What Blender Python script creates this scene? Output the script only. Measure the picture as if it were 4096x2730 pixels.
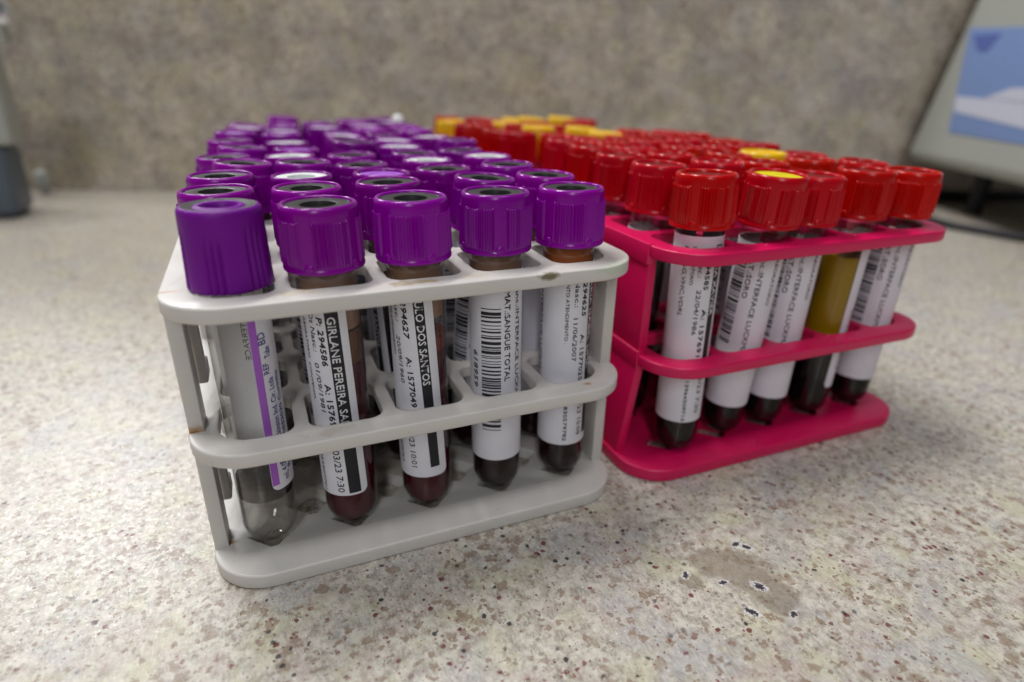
import bpy, bmesh, math, random
from mathutils import Vector, Matrix
from math import sin, cos, pi, radians as R, sqrt, atan2, degrees
MM = 0.001
S = bpy.context.scene
COL = S.collection
for o in list(bpy.data.objects): bpy.data.objects.remove(o)
random.seed(7)

# ------------------------------------------------------------------ camera
cam_d = bpy.data.cameras.new('camera'); cam = bpy.data.objects.new('camera', cam_d); COL.objects.link(cam)
_f = Vector((0.35554962, 0.84512004, -0.39919492)); _r = Vector((0.92482709, -0.3798895, 0.01946342)); _u = Vector((0.13520103, 0.37610648, 0.91665948))
CAM = Vector((19.67928, -111.00734, 102.7864))
cam.matrix_world = Matrix(((_r.x, _u.x, -_f.x, CAM.x*MM), (_r.y, _u.y, -_f.y, CAM.y*MM), (_r.z, _u.z, -_f.z, CAM.z*MM), (0, 0, 0, 1)))
cam_d.sensor_width = 36; cam_d.lens = 21.358; cam_d.clip_start = 0.003; cam_d.clip_end = 20
cam_d.dof.use_dof = True; cam_d.dof.focus_distance = 0.133; cam_d.dof.aperture_fstop = 7.5
cam_d.dof.aperture_blades = 7
S.camera = cam
# ------------------------------------------------------------------ world and lamps
W = bpy.data.worlds.new('World'); S.world = W; W.use_nodes = True
W.node_tree.nodes['Background'].inputs[0].default_value = (0.93, 0.96, 1.0, 1)
W.node_tree.nodes['Background'].inputs[1].default_value = 0.085
def area(name, loc, tgt, sx, sy, power, col=(1, 1, 1)):
    l = bpy.data.lights.new(name, 'AREA'); l.shape = 'RECTANGLE'; l.size = sx; l.size_y = sy; l.energy = power; l.color = col
    o = bpy.data.objects.new(name, l); COL.objects.link(o); o.location = loc
    o.rotation_euler = (Vector(tgt)-Vector(loc)).to_track_quat('-Z', 'Y').to_euler(); return o
area('ceiling_lamp', (-0.35, 0.75, 2.1), (0.05, 0.1, 0), 1.25, 0.16, 43, (1, .985, .96))
area('ceiling_lamp', (0.25, -0.55, 2.2), (0.1, 0.1, 0), 1.25, 0.30, 14, (.97, .98, 1))
area('front_fill', (-0.55, -1.5, 1.15), (0.08, 0.0, 0.03), 0.22, 1.0, 11, (.96, .98, 1))  # added fill strip behind the camera, kept tall for upright streaks on tubes
area('ceiling_lamp', (-1.0, 3.0, 2.1), (0, 0.2, 0), 1.25, 0.30, 44, (.97, .99, 1))
S.view_settings.view_transform = 'Standard'; S.view_settings.look = 'None'
S.view_settings.exposure = -0.12; S.view_settings.gamma = 1.0
S.render.engine = 'CYCLES'
S.cycles.use_denoising = True
S.cycles.max_bounces = 10; S.cycles.transparent_max_bounces = 40; S.cycles.glossy_bounces = 4
S.cycles.diffuse_bounces = 4

# ------------------------------------------------------------------ materials
def newmat(name):
    m = bpy.data.materials.new(name); m.use_nodes = True
    nt = m.node_tree; b = nt.nodes['Principled BSDF']; return m, nt, b
def pbr(name, col, rough=.4, spec=.5, sss=0, metal=0, var=.06, vscale=180, bump=.0, coat=0, trans=0, bscale=900, rnd=0):
    m, nt, b = newmat(name); N = nt.nodes; L = nt.links
    tc = N.new('ShaderNodeTexCoord'); no = N.new('ShaderNodeTexNoise'); no.inputs['Scale'].default_value = vscale; no.inputs['Detail'].default_value = 4
    L.new(tc.outputs['Object'], no.inputs['Vector'])
    mx = N.new('ShaderNodeMix'); mx.data_type = 'RGBA'
    mx.inputs[6].default_value = (*[c*(1-var) for c in col], 1); mx.inputs[7].default_value = (*[min(1, c*(1+var)) for c in col], 1)
    L.new(no.outputs['Fac'], mx.inputs[0]); cc = mx.outputs[2]
    if rnd:
        oi = N.new('ShaderNodeObjectInfo'); hs = N.new('ShaderNodeHueSaturation')
        for k_, lo_, hi_ in (('Hue', .5-rnd*.045, .5+rnd*.03), ('Value', 1-rnd*.9, 1+rnd*.9)):
            r_ = N.new('ShaderNodeMapRange'); r_.inputs[3].default_value = lo_; r_.inputs[4].default_value = hi_
            if k_ == 'Hue':
                fr_ = N.new('ShaderNodeMath'); fr_.operation = 'MULTIPLY'; fr_.inputs[1].default_value = 7.31; L.new(oi.outputs['Random'], fr_.inputs[0])
                f2_ = N.new('ShaderNodeMath'); f2_.operation = 'FRACT'; L.new(fr_.outputs[0], f2_.inputs[0]); L.new(f2_.outputs[0], r_.inputs[0])
            else: L.new(oi.outputs['Random'], r_.inputs[0])
            L.new(r_.outputs[0], hs.inputs[k_])
        L.new(cc, hs.inputs['Color']); cc = hs.outputs[0]
    L.new(cc, b.inputs['Base Color'])
    mr = N.new('ShaderNodeMapRange'); mr.inputs[3].default_value = rough*.8; mr.inputs[4].default_value = rough*1.25
    L.new(no.outputs['Fac'], mr.inputs[0]); L.new(mr.outputs[0], b.inputs['Roughness'])
    b.inputs['Specular IOR Level'].default_value = spec; b.inputs['Metallic'].default_value = metal
    b.inputs['Coat Weight'].default_value = coat; b.inputs['Transmission Weight'].default_value = trans
    if sss:
        b.inputs['Subsurface Weight'].default_value = sss; b.inputs['Subsurface Radius'].default_value = (1, .6, .8); b.inputs['Subsurface Scale'].default_value = .0018
    if bump:
        n2 = N.new('ShaderNodeTexNoise'); n2.inputs['Scale'].default_value = bscale; n2.inputs['Detail'].default_value = 3
        L.new(tc.outputs['Object'], n2.inputs['Vector'])
        bp = N.new('ShaderNodeBump'); bp.inputs['Strength'].default_value = bump; bp.inputs['Distance'].default_value = .0003
        L.new(n2.outputs['Fac'], bp.inputs['Height']); L.new(bp.outputs[0], b.inputs['Normal'])
    return m

def granite(name, pits=False, scl=1000, gain=1.0):
    m, nt, b = newmat(name); N = nt.nodes; L = nt.links
    tc = N.new('ShaderNodeTexCoord'); mp = N.new('ShaderNodeMapping'); mp.inputs['Scale'].default_value = (scl,)*3
    L.new(tc.outputs['Object'], mp.inputs[0]); P = mp.outputs[0]
    def math_(op, a, bb=None, clamp=False):
        n = N.new('ShaderNodeMath'); n.operation = op; n.use_clamp = clamp
        for i, v in enumerate((a, bb)):
            if v is None: continue
            if isinstance(v, (int, float)): n.inputs[i].default_value = v
            else: L.new(v, n.inputs[i])
        return n.outputs[0]
    def noise(sc, det=3, ro=.55, dist=0, vec=None, off=(0, 0, 0), st=(1, 1, 1), rot=0):
        mm = N.new('ShaderNodeMapping'); mm.inputs['Location'].default_value = off; mm.inputs['Scale'].default_value = st; mm.inputs['Rotation'].default_value = (0, 0, rot)
        L.new(vec or P, mm.inputs[0])
        n = N.new('ShaderNodeTexNoise'); n.inputs['Scale'].default_value = sc; n.inputs['Detail'].default_value = det; n.inputs['Roughness'].default_value = ro; n.inputs['Distortion'].default_value = dist
        L.new(mm.outputs[0], n.inputs['Vector']); return n
    def ramp(v, a, c, lo=0., hi=1.):
        n = N.new('ShaderNodeMapRange'); n.interpolation_type = 'SMOOTHSTEP'
        n.inputs[1].default_value = a; n.inputs[2].default_value = c; n.inputs[3].default_value = lo; n.inputs[4].default_value = hi
        L.new(v, n.inputs[0]); return n.outputs[0]
    def mix(f, a, c):
        n = N.new('ShaderNodeMix'); n.data_type = 'RGBA'
        for i, v in ((0, f), (6, a), (7, c)):
            if isinstance(v, tuple): n.inputs[i].default_value = (*v, 1)
            elif isinstance(v, (int, float)): n.inputs[i].default_value = v
            else: L.new(v, n.inputs[i])
        return n.outputs[2]
    def vor(sc, off, rnd=1, vec=None, feat='F1'):
        mm = N.new('ShaderNodeMapping'); mm.inputs['Location'].default_value = off; L.new(vec or P, mm.inputs[0])
        n = N.new('ShaderNodeTexVoronoi'); n.feature = feat; n.inputs['Scale'].default_value = sc; n.inputs['Randomness'].default_value = rnd
        L.new(mm.outputs[0], n.inputs['Vector']); return n
    # warped coordinates
    wn = noise(.55, 3, .6); vm = N.new('ShaderNodeVectorMath'); vm.operation = 'MULTIPLY_ADD'
    vm.inputs[1].default_value = (4.2,)*3; L.new(wn.outputs['Color'], vm.inputs[0]); L.new(P, vm.inputs[2]); PW = vm.outputs[0]
    vm2 = N.new('ShaderNodeVectorMath'); vm2.operation = 'MULTIPLY_ADD'; vm2.inputs[1].default_value = (1.3,)*3; L.new(wn.outputs['Color'], vm2.inputs[0]); L.new(P, vm2.inputs[2]); PS = vm2.outputs[0]
    # matrix: cream white with grey, pink, green clouds
    c = mix(ramp(noise(.34, 6, .68).outputs['Fac'], .36, .62), (.25, .212, .178), (.56, .52, .45))
    c = mix(ramp(noise(.07, 4, .6, off=(31, 5, 0)).outputs['Fac'], .50, .64, 0, .6), c, (.46, .44, .27))
    c = mix(ramp(noise(.10, 4, .6, off=(7, 71, 3)).outputs['Fac'], .50, .66, 0, .6), c, (.40, .31, .29))
    c = mix(ramp(noise(.05, 3, .6, off=(91, 17, 3)).outputs['Fac'], .50, .64, 0, .6), c, (.33, .33, .35))
    # fine grain streaks
    vg = vor(1.1, (2, 3, 7), 1, PW); c = mix(ramp(vg.outputs['Color'], .35, .9, 0, .26), c, (.60, .58, .52))
    vg = vor(.7, (22, 3, 7), 1, PW); c = mix(ramp(vg.outputs['Color'], .6, .95, 0, .35), c, (.30, .24, .19))
    vg = vor(.55, (2, 33, 7), 1, PW); c = mix(ramp(vg.outputs['Color'], .62, .95, 0, .40), c, (.40, .40, .27))
    c = mix(ramp(noise(1.5, 4, .7, st=(1, .35, 1), rot=.6).outputs['Fac'], .42, .68, 0, .5), c, (.66, .635, .58))
    c = mix(ramp(noise(2.6, 3, .7, off=(3, 9, 1), st=(.5, 1, 1), rot=-.5).outputs['Fac'], .56, .72, 0, .45), c, (.30, .27, .25))
    # brown translucent grains
    v1 = vor(.24, (0, 0, 0), 1, PW); sel = ramp(noise(.045, 3, .6, off=(11, 3, 8)).outputs['Fac'], .38, .60)
    br = math_('MULTIPLY', ramp(v1.outputs['Distance'], .28, .40, .8, 0), ramp(v1.outputs['Color'], .52, .56, 1, 0))
    br = math_('MULTIPLY', br, math_('ADD', math_('MULTIPLY', sel, .75), .16))
    c = mix(br, c, mix(noise(.8).outputs['Fac'], (.17, .115, .08), (.30, .215, .155)))
    v1b = vor(.42, (5, 8, 2), 1, PW)
    br2 = math_('MULTIPLY', ramp(v1b.outputs['Distance'], .28, .38, .85, 0), ramp(v1b.outputs['Color'], .42, .46, 1, 0))
    c = mix(br2, c, (.25, .185, .135))
    # garnet specks
    clus = ramp(noise(.09, 3, .6, off=(61, 3, 8)).outputs['Fac'], .42, .56, .5, 1)
    def specks(sc, off, r, keep, col, amt=.9):
        nonlocal c
        v = vor(sc, off, 1, PS)
        k = math_('MULTIPLY', ramp(v.outputs['Distance'], r*.6, r, amt, 0), ramp(v.outputs['Color'], keep, keep+.03, 1, 0))
        k = math_('MULTIPLY', k, clus)
        c = mix(k, c, col)
    specks(.42, (13, 1, 4), .30, .34, (.13, .018, .022))
    specks(.80, (3, 11, 4), .27, .36, (.17, .03, .035), .85)
    specks(.33, (23, 51, 4), .23, .38, (.014, .016, .02))
    specks(1.2, (3, 51, 9), .25, .32, (.03, .03, .04), .8)
    specks(1.0, (63, 5, 9), .16, .30, (.95, .95, .95), .8)
    hgt = None
    if pits:
        # brown worn mineral patch with black pits, at its place on the slab
        def dist(cx, cy, sx=1, sy=1, rot=0, wob=1.5, wsc=.35):
            mm = N.new('ShaderNodeMapping'); mm.vector_type = 'TEXTURE'
            mm.inputs['Location'].default_value = (cx, cy, 0); mm.inputs['Rotation'].default_value = (0, 0, rot); mm.inputs['Scale'].default_value = (sx, sy, 1000)
            L.new(P, mm.inputs[0]); ln = N.new('ShaderNodeVectorMath'); ln.operation = 'LENGTH'; L.new(mm.outputs[0], ln.inputs[0])
            return math_('ADD', ln.outputs['Value'], math_('MULTIPLY', math_('SUBTRACT', noise(wsc, 3, .6, off=(cx, cy, 0)).outputs['Fac'], .5), wob))
        patch = None
        for (cx, cy, sx, sy, ro) in ((109.5, -30.5, 10.5, 6.2, -.5), (111.5, -38.5, 6.0, 11, .25), (98, -31.5, 3, 2.6, 0)):
            k = ramp(dist(cx, cy, sx, sy, ro, .9, .30), .70, 1.0, 1, 0)
            patch = k if patch is None else math_('MAXIMUM', patch, k)
        c = mix(math_('MULTIPLY', patch, .68), c, mix(noise(.9, 5, .7).outputs['Fac'], (.15, .12, .09), (.27, .225, .175)))
        for (cx, cy, s, ro) in ((115.6, -25.7, 1.0, .3), (117.2, -27.6, 1.0, -.9), (97.8, -29.6, .9, .8), (104.3, -34.4, .8, 0), (111.1, -38.3, 1.2, -1.0), (104.5, -43.3, 1.2, -1.1), (112.4, -47.0, .8, .5)):
            dd = dist(cx, cy, s*1.45, s*.9, ro, 2.1, 1.6)
            c = mix(math_('MULTIPLY', ramp(dd, .9, 1.5, .8, 0), ramp(noise(.8, 3, .6).outputs['Fac'], .35, .6, .25, 1)), c, (.74, .73, .74))
            c = mix(ramp(dd, .6, .9, 1, 0), c, mix(noise(2.2, 3, .7).outputs['Fac'], (.01, .01, .02), (.09, .08, .09)))
            h = ramp(dd, .7, 1.3, -1, 0); hgt = h if hgt is None else math_('MINIMUM', hgt, h)
    if gain != 1.0:
        big = mix(ramp(noise(.045, 4, .6, off=(4, 4, 4)).outputs['Fac'], .35, .65), (.86, .83, .82), (1.30, 1.26, 1.20))
        big = mix(ramp(noise(.022, 3, .6, off=(44, 4, 4)).outputs['Fac'], .50, .64, 0, .6), big, (1.0, .95, .83))
        mu = N.new('ShaderNodeMix'); mu.data_type = 'RGBA'; mu.blend_type = 'MULTIPLY'; mu.inputs[0].default_value = 1; L.new(c, mu.inputs[6]); L.new(big, mu.inputs[7]); c = mu.outputs[2]
    L.new(c, b.inputs['Base Color'])
    rr = ramp(noise(.9, 3, .6).outputs['Fac'], .3, .7, .20, .42); L.new(rr, b.inputs['Roughness'])
    bp = N.new('ShaderNodeBump'); bp.inputs['Strength'].default_value = .25; bp.inputs['Distance'].default_value = .0002
    hn = noise(1.6, 4, .7).outputs['Fac']
    if hgt is not None: hn = math_('ADD', hn, math_('MULTIPLY', hgt, 3))
    L.new(hn, bp.inputs['Height']); L.new(bp.outputs[0], b.inputs['Normal'])
    b.inputs['Specular IOR Level'].default_value = .5
    return m

def rack_plastic(name, col, dirty):
    m = pbr(name, col, .36, .45, sss=.12 if dirty else .0, var=.04, vscale=60, bump=.12, bscale=700)
    nt = m.node_tree; N = nt.nodes; L = nt.links; b = N['Principled BSDF']
    if dirty:
        src = b.inputs['Base Color'].links[0].from_socket
        tc = N.new('ShaderNodeTexCoord'); mp = N.new('ShaderNodeMapping'); mp.inputs['Scale'].default_value = (1000,)*3; L.new(tc.outputs['Object'], mp.inputs[0])
        no = N.new('ShaderNodeTexNoise'); no.inputs['Scale'].default_value = .35; no.inputs['Detail'].default_value = 5; L.new(mp.outputs[0], no.inputs['Vector'])
        cur = src
        def blot(cx, cy, cz, sx, sy, sz, col, amt):
            nonlocal cur
            m2 = N.new('ShaderNodeMapping'); m2.vector_type = 'TEXTURE'; m2.inputs['Location'].default_value = (cx, cy, cz); m2.inputs['Scale'].default_value = (sx, sy, sz)
            L.new(mp.outputs[0], m2.inputs[0]); ln = N.new('ShaderNodeVectorMath'); ln.operation = 'LENGTH'; L.new(m2.outputs[0], ln.inputs[0])
            a = N.new('ShaderNodeMath'); a.operation = 'MULTIPLY_ADD'; a.inputs[1].default_value = 2.4; L.new(no.outputs['Fac'], a.inputs[0]); L.new(ln.outputs['Value'], a.inputs[2])
            r = N.new('ShaderNodeMapRange'); r.interpolation_type = 'SMOOTHSTEP'; r.inputs[1].default_value = 1.5; r.inputs[2].default_value = 2.2; r.inputs[3].default_value = amt; r.inputs[4].default_value = 0
            L.new(a.outputs[0], r.inputs[0])
            x = N.new('ShaderNodeMix'); x.data_type = 'RGBA'; L.new(r.outputs[0], x.inputs[0]); L.new(cur, x.inputs[6]); x.inputs[7].default_value = (*col, 1); cur = x.outputs[2]
        blot(47, 3.2, 64.8, 7, 2.0, 3, (.36, .27, .13), .75)
        blot(59, 3.6, 64.8, 5, 2.0, 3, (.50, .45, .36), .7)
        blot(24, 4.5, 64.8, 5, 2.2, 3, (.52, .44, .30), .6)
        blot(75, 0, 64.0, 3.0, 1.4, 1.2, (.14, .11, .05), .9)
        blot(93, 1, 64.0, 7, 3, 1.6, (.42, .55, .36), .5)
        blot(88, 3.5, 34.2, 1.6, 1.0, 1.5, (.42, .22, .06), .9)
        blot(27, 3.0, 34.2, 6, 2, 2, (.46, .40, .34), .5)
        blot(1.5, 12.6, 64.8, 3, .35, 2, (.45, .20, .06), 1)
        blot(1.5, 12.6, 34.2, 3, .5, 2, (.40, .22, .08), 1)
        blot(2.5, 13.5, 4.1, 3.5, .9, 2, (.42, .27, .10), 1)
        blot(35, 30, 4.1, 40, 14, 2, (.40, .34, .25), .5)
        # overall grime specks
        n3 = N.new('ShaderNodeTexNoise'); n3.inputs['Scale'].default_value = .9; n3.inputs['Detail'].default_value = 3; L.new(mp.outputs[0], n3.inputs['Vector'])
        r = N.new('ShaderNodeMapRange'); r.inputs[1].default_value = .70; r.inputs[2].default_value = .78; r.inputs[4].default_value = .6; L.new(n3.outputs['Fac'], r.inputs[0])
        x = N.new('ShaderNodeMix'); x.data_type = 'RGBA'; L.new(r.outputs[0], x.inputs[0]); L.new(cur, x.inputs[6]); x.inputs[7].default_value = (.25, .2, .14, 1); cur = x.outputs[2]
        L.new(cur, b.inputs['Base Color'])
    return m

def thin_glass(name, tint=(.93, .93, .92), edge=(.50, .48, .47), rough=.03):
    m = bpy.data.materials.new(name); m.use_nodes = True; nt = m.node_tree; N = nt.nodes; L = nt.links; N.clear()
    out = N.new('ShaderNodeOutputMaterial'); tr = N.new('ShaderNodeBsdfTransparent'); gl = N.new('ShaderNodeBsdfGlossy'); gl.inputs['Roughness'].default_value = rough
    gl.inputs['Color'].default_value = (1, 1, 1, 1)
    lw = N.new('ShaderNodeLayerWeight'); lw.inputs[0].default_value = .5
    pw = N.new('ShaderNodeMath'); pw.operation = 'POWER'; pw.inputs[1].default_value = 2.5; L.new(lw.outputs['Facing'], pw.inputs[0])
    mc = N.new('ShaderNodeMix'); mc.data_type = 'RGBA'; mc.inputs[6].default_value = (*tint, 1); mc.inputs[7].default_value = (*edge, 1)
    L.new(pw.outputs[0], mc.inputs[0]); L.new(mc.outputs[2], tr.inputs[0])
    # faint smears on the plastic
    tc = N.new('ShaderNodeTexCoord'); no = N.new('ShaderNodeTexNoise'); no.inputs['Scale'].default_value = 350; no.inputs['Detail'].default_value = 4; L.new(tc.outputs['Object'], no.inputs['Vector'])
    p5 = N.new('ShaderNodeMath'); p5.operation = 'POWER'; p5.inputs[1].default_value = 4; L.new(lw.outputs['Facing'], p5.inputs[0])
    fr = N.new('ShaderNodeMath'); fr.operation = 'MULTIPLY_ADD'; fr.inputs[1].default_value = .6; fr.inputs[2].default_value = .035; L.new(p5.outputs[0], fr.inputs[0])
    ad = N.new('ShaderNodeMath'); ad.operation = 'MULTIPLY_ADD'; ad.inputs[1].default_value = .012; L.new(no.outputs['Fac'], ad.inputs[0]); L.new(fr.outputs[0], ad.inputs[2])
    mx = N.new('ShaderNodeMixShader'); L.new(ad.outputs[0], mx.inputs[0]); L.new(tr.outputs[0], mx.inputs[1]); L.new(gl.outputs[0], mx.inputs[2]); L.new(mx.outputs[0], out.inputs[0])
    return m

def liquid(name, col, alpha=1.0, rough=.12):
    m = pbr(name, col, rough, .04, var=.12, vscale=60)
    if alpha < 1: m.node_tree.nodes['Principled BSDF'].inputs['Alpha'].default_value = alpha
    return m

M = dict(
    granite=granite('granite_counter', True), granite_wall=granite('granite_wall', False, 760, .8),
    white=rack_plastic('white_rack_plastic', (.61, .585, .555), True), pink=rack_plastic('pink_rack_plastic', (.60, .003, .085), False),
    purple=pbr('purple_cap', (.22, .0005, .26), .22, .30, sss=.0, var=.08, bump=.10, rnd=.22),
    purple_matte=pbr('purple_shield_cap', (.16, .003, .25), .45, .22, sss=.0, var=.06, bump=.1),
    lilac=pbr('lilac_cap', (.36, .10, .60), .45, .4), pale=pbr('glare_lilac_insert', (.56, .36, .72), .45, .4),  # the paler insert carries painted glare for far cap tops
    red=pbr('red_cap', (.44, .002, .0008), .22, .30, sss=.0, var=.08, bump=.10, rnd=.10),
    yellow=pbr('yellow_cap', (.82, .52, .004), .3, .5, sss=.1),
    yellow_top=pbr('yellow_insert', (.70, .60, .01), .4, .4),
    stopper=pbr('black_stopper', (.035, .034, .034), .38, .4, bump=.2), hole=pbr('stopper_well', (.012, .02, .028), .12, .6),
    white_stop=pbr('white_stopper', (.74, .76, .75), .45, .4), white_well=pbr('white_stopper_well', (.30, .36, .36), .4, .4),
    red_stop=pbr('dark_red_stopper', (.16, .004, .004), .35, .4),
    tube=thin_glass('clear_tube'), tube_empty=thin_glass('clear_empty_tube', (.95, .95, .94), (.60, .59, .58), .04),
    blood=liquid('dark_blood', (.016, .004, .006)), maroon=liquid('maroon_blood', (.060, .003, .010)), clot=liquid('black_clot', (.008, .006, .006)),
    brown=liquid('brown_plasma', (.12, .05, .022), .93), orange=liquid('orange_plasma', (.42, .12, .035), .9), serum=liquid('yellow_serum', (.34, .21, .001), .97, .2),
    straw=liquid('film_plasma', (.38, .22, .14), .6, .3), redfilm=liquid('red_film', (.22, .035, .02), .75, .4), gel=liquid('grey_gel', (.16, .15, .16), .75, .3),
    paper=pbr('label_paper', (.73, .725, .79), .55, .25, var=.05, bump=.5, bscale=260), paper_grey=pbr('label_back', (.80, .79, .82), .6, .2),
    ink=pbr('label_ink', (.018, .018, .022), .5, .3, var=.2), ink_white=pbr('label_band_lettering', (.72, .72, .76), .55, .25),
    ink_grey=pbr('faded_ink', (.22, .21, .23), .6, .2), violet=pbr('violet_print', (.38, .12, .56), .5, .3), blue_ink=pbr('blue_violet_print', (.07, .06, .26), .5, .3),
    body=pbr('instrument_grey', (.40, .42, .39), .5, .4), panel=pbr('panel_blue', (.20, .30, .58), .5, .4), panel_dark=pbr('panel_dark_blue', (.10, .15, .44), .5, .4),
    panel_light=pbr('panel_white', (.56, .58, .70), .5, .4), rubber=pbr('black_rubber', (.012, .013, .018), .5, .4),
    base_blue=pbr('instrument_base_slate', (.09, .115, .145), .4, .4), chrome=pbr('polished_metal', (.8, .84, .88), .15, .5, metal=.9),
)

# ------------------------------------------------------------------ helpers
def link(name, me, mat, parent=None, smooth=True, shade_angle=35):
    o = bpy.data.objects.new(name, me); COL.objects.link(o)
    if mat is not None and not me.materials:
        for mm in (mat if isinstance(mat, (list, tuple)) else [mat]): me.materials.append(mm)
    if parent: o.parent = parent
    if smooth:
        for p in me.polygons: p.use_smooth = True
        try: me.set_sharp_from_angle(angle=R(shade_angle))
        except Exception: pass
    return o
def bm_mesh(bm, name):
    bmesh.ops.recalc_face_normals(bm, faces=bm.faces[:])
    me = bpy.data.meshes.new(name); bm.to_mesh(me); bm.free(); return me
def tag(o, label, cat, group=None, kind=None):
    if label: o['label'] = label
    if cat: o['category'] = cat
    if group: o['group'] = group
    if kind: o['kind'] = kind
    return o
def empty(name, loc=(0, 0, 0)):
    o = bpy.data.objects.new(name, None); COL.objects.link(o); o.location = loc; o.empty_display_size = .01; return o
def lathe(prof, n=64, cap0=False, cap1=False, rfun=None):
    bm = bmesh.new(); rings = []
    for (r, z) in prof:
        if r <= 1e-6: rings.append([bm.verts.new((0, 0, z*MM))]); continue
        rings.append([bm.verts.new((((r + (rfun(2*pi*i/n, r, z) if rfun else 0))*sin(2*pi*i/n))*MM, (-(r + (rfun(2*pi*i/n, r, z) if rfun else 0))*cos(2*pi*i/n))*MM, z*MM)) for i in range(n)])
    for a, b in zip(rings, rings[1:]):
        if len(a) == 1 and len(b) == 1: continue
        for i in range(n):
            j = (i+1) % n
            if len(a) == 1: bm.faces.new((a[0], b[i], b[j]))
            elif len(b) == 1: bm.faces.new((a[i], a[j], b[0]))
            else: bm.faces.new((a[i], a[j], b[j], b[i]))
    return bm
def box(bm, x0, x1, y0, y1, z0, z1, bev=0):
    vs = bmesh.ops.create_cube(bm, size=1)['verts']
    for v in vs: v.co = Vector(((x0+x1)/2+v.co.x*(x1-x0), (y0+y1)/2+v.co.y*(y1-y0), (z0+z1)/2+v.co.z*(z1-z0)))*MM
    if bev:
        es = list({e for v in vs for e in v.link_edges}); bmesh.ops.bevel(bm, geom=es, offset=bev*MM, segments=3, profile=.5, affect='EDGES')
def rrect(x0, x1, y0, y1, rs, n=7):
    if not isinstance(rs, (list, tuple)): rs = [rs]*4      # order: x0y0, x1y0, x1y1, x0y1
    pts = []
    for (cx, cy, a0), r in zip(((x0, y0, pi), (x1, y0, 1.5*pi), (x1, y1, 0), (x0, y1, .5*pi)), rs):
        sx = 1 if cx == x0 else -1; sy = 1 if cy == y0 else -1
        for k in range(n+1):
            a = a0+k*pi/2/n; pts.append((cx+sx*r+r*cos(a), cy+sy*r+r*sin(a)))
    return pts
def plate(name, outline, holes, z0, z1, mat, parent, bev=.45):
    cu = bpy.data.curves.new(name, 'CURVE'); cu.dimensions = '2D'; cu.fill_mode = 'BOTH'
    def sp(pts):
        s = cu.splines.new('POLY'); s.points.add(len(pts)-1)
        for p, q in zip(s.points, pts): p.co = (q[0]*MM, q[1]*MM, 0, 1)
        s.use_cyclic_u = True
    sp(outline)
    for h in holes: sp(h)
    cu.extrude = ((z1-z0)/2-bev)*MM; cu.bevel_depth = bev*MM; cu.bevel_resolution = 2; cu.offset = -bev*MM
    t = bpy.data.objects.new('tmp', cu); COL.objects.link(t)
    dg = bpy.context.evaluated_depsgraph_get(); me = bpy.data.meshes.new_from_object(t.evaluated_get(dg)); bpy.data.objects.remove(t); bpy.data.curves.remove(cu)
    me.name = name; me.materials.clear()
    me.transform(Matrix.Translation((0, 0, (z0+z1)/2*MM)))
    bm = bmesh.new(); bm.from_mesh(me); bmesh.ops.remove_doubles(bm, verts=bm.verts[:], dist=1e-7); bm.to_mesh(me); bm.free()
    return link(name, me, mat, parent, shade_angle=50)

# ------------------------------------------------------------------ the setting
bm = bmesh.new(); box(bm, -900, 1300, -500, 900, -30, 0)
tag(link('countertop', bm_mesh(bm, 'countertop'), M['granite'], smooth=False), 'speckled cream granite counter top under the two racks', None, kind='structure')
ang = atan2(-.34, 1)
bm = bmesh.new(); box(bm, -900, 1200, 0, 20, 0.05, 270)
wall = link('wall', bm_mesh(bm, 'wall'), M['granite_wall'], smooth=False)
wall.location = (-162*MM, 570*MM, 0); wall.rotation_euler = (0, 0, ang)
tag(wall, 'speckled granite backsplash standing behind the counter', None, kind='structure')

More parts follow.
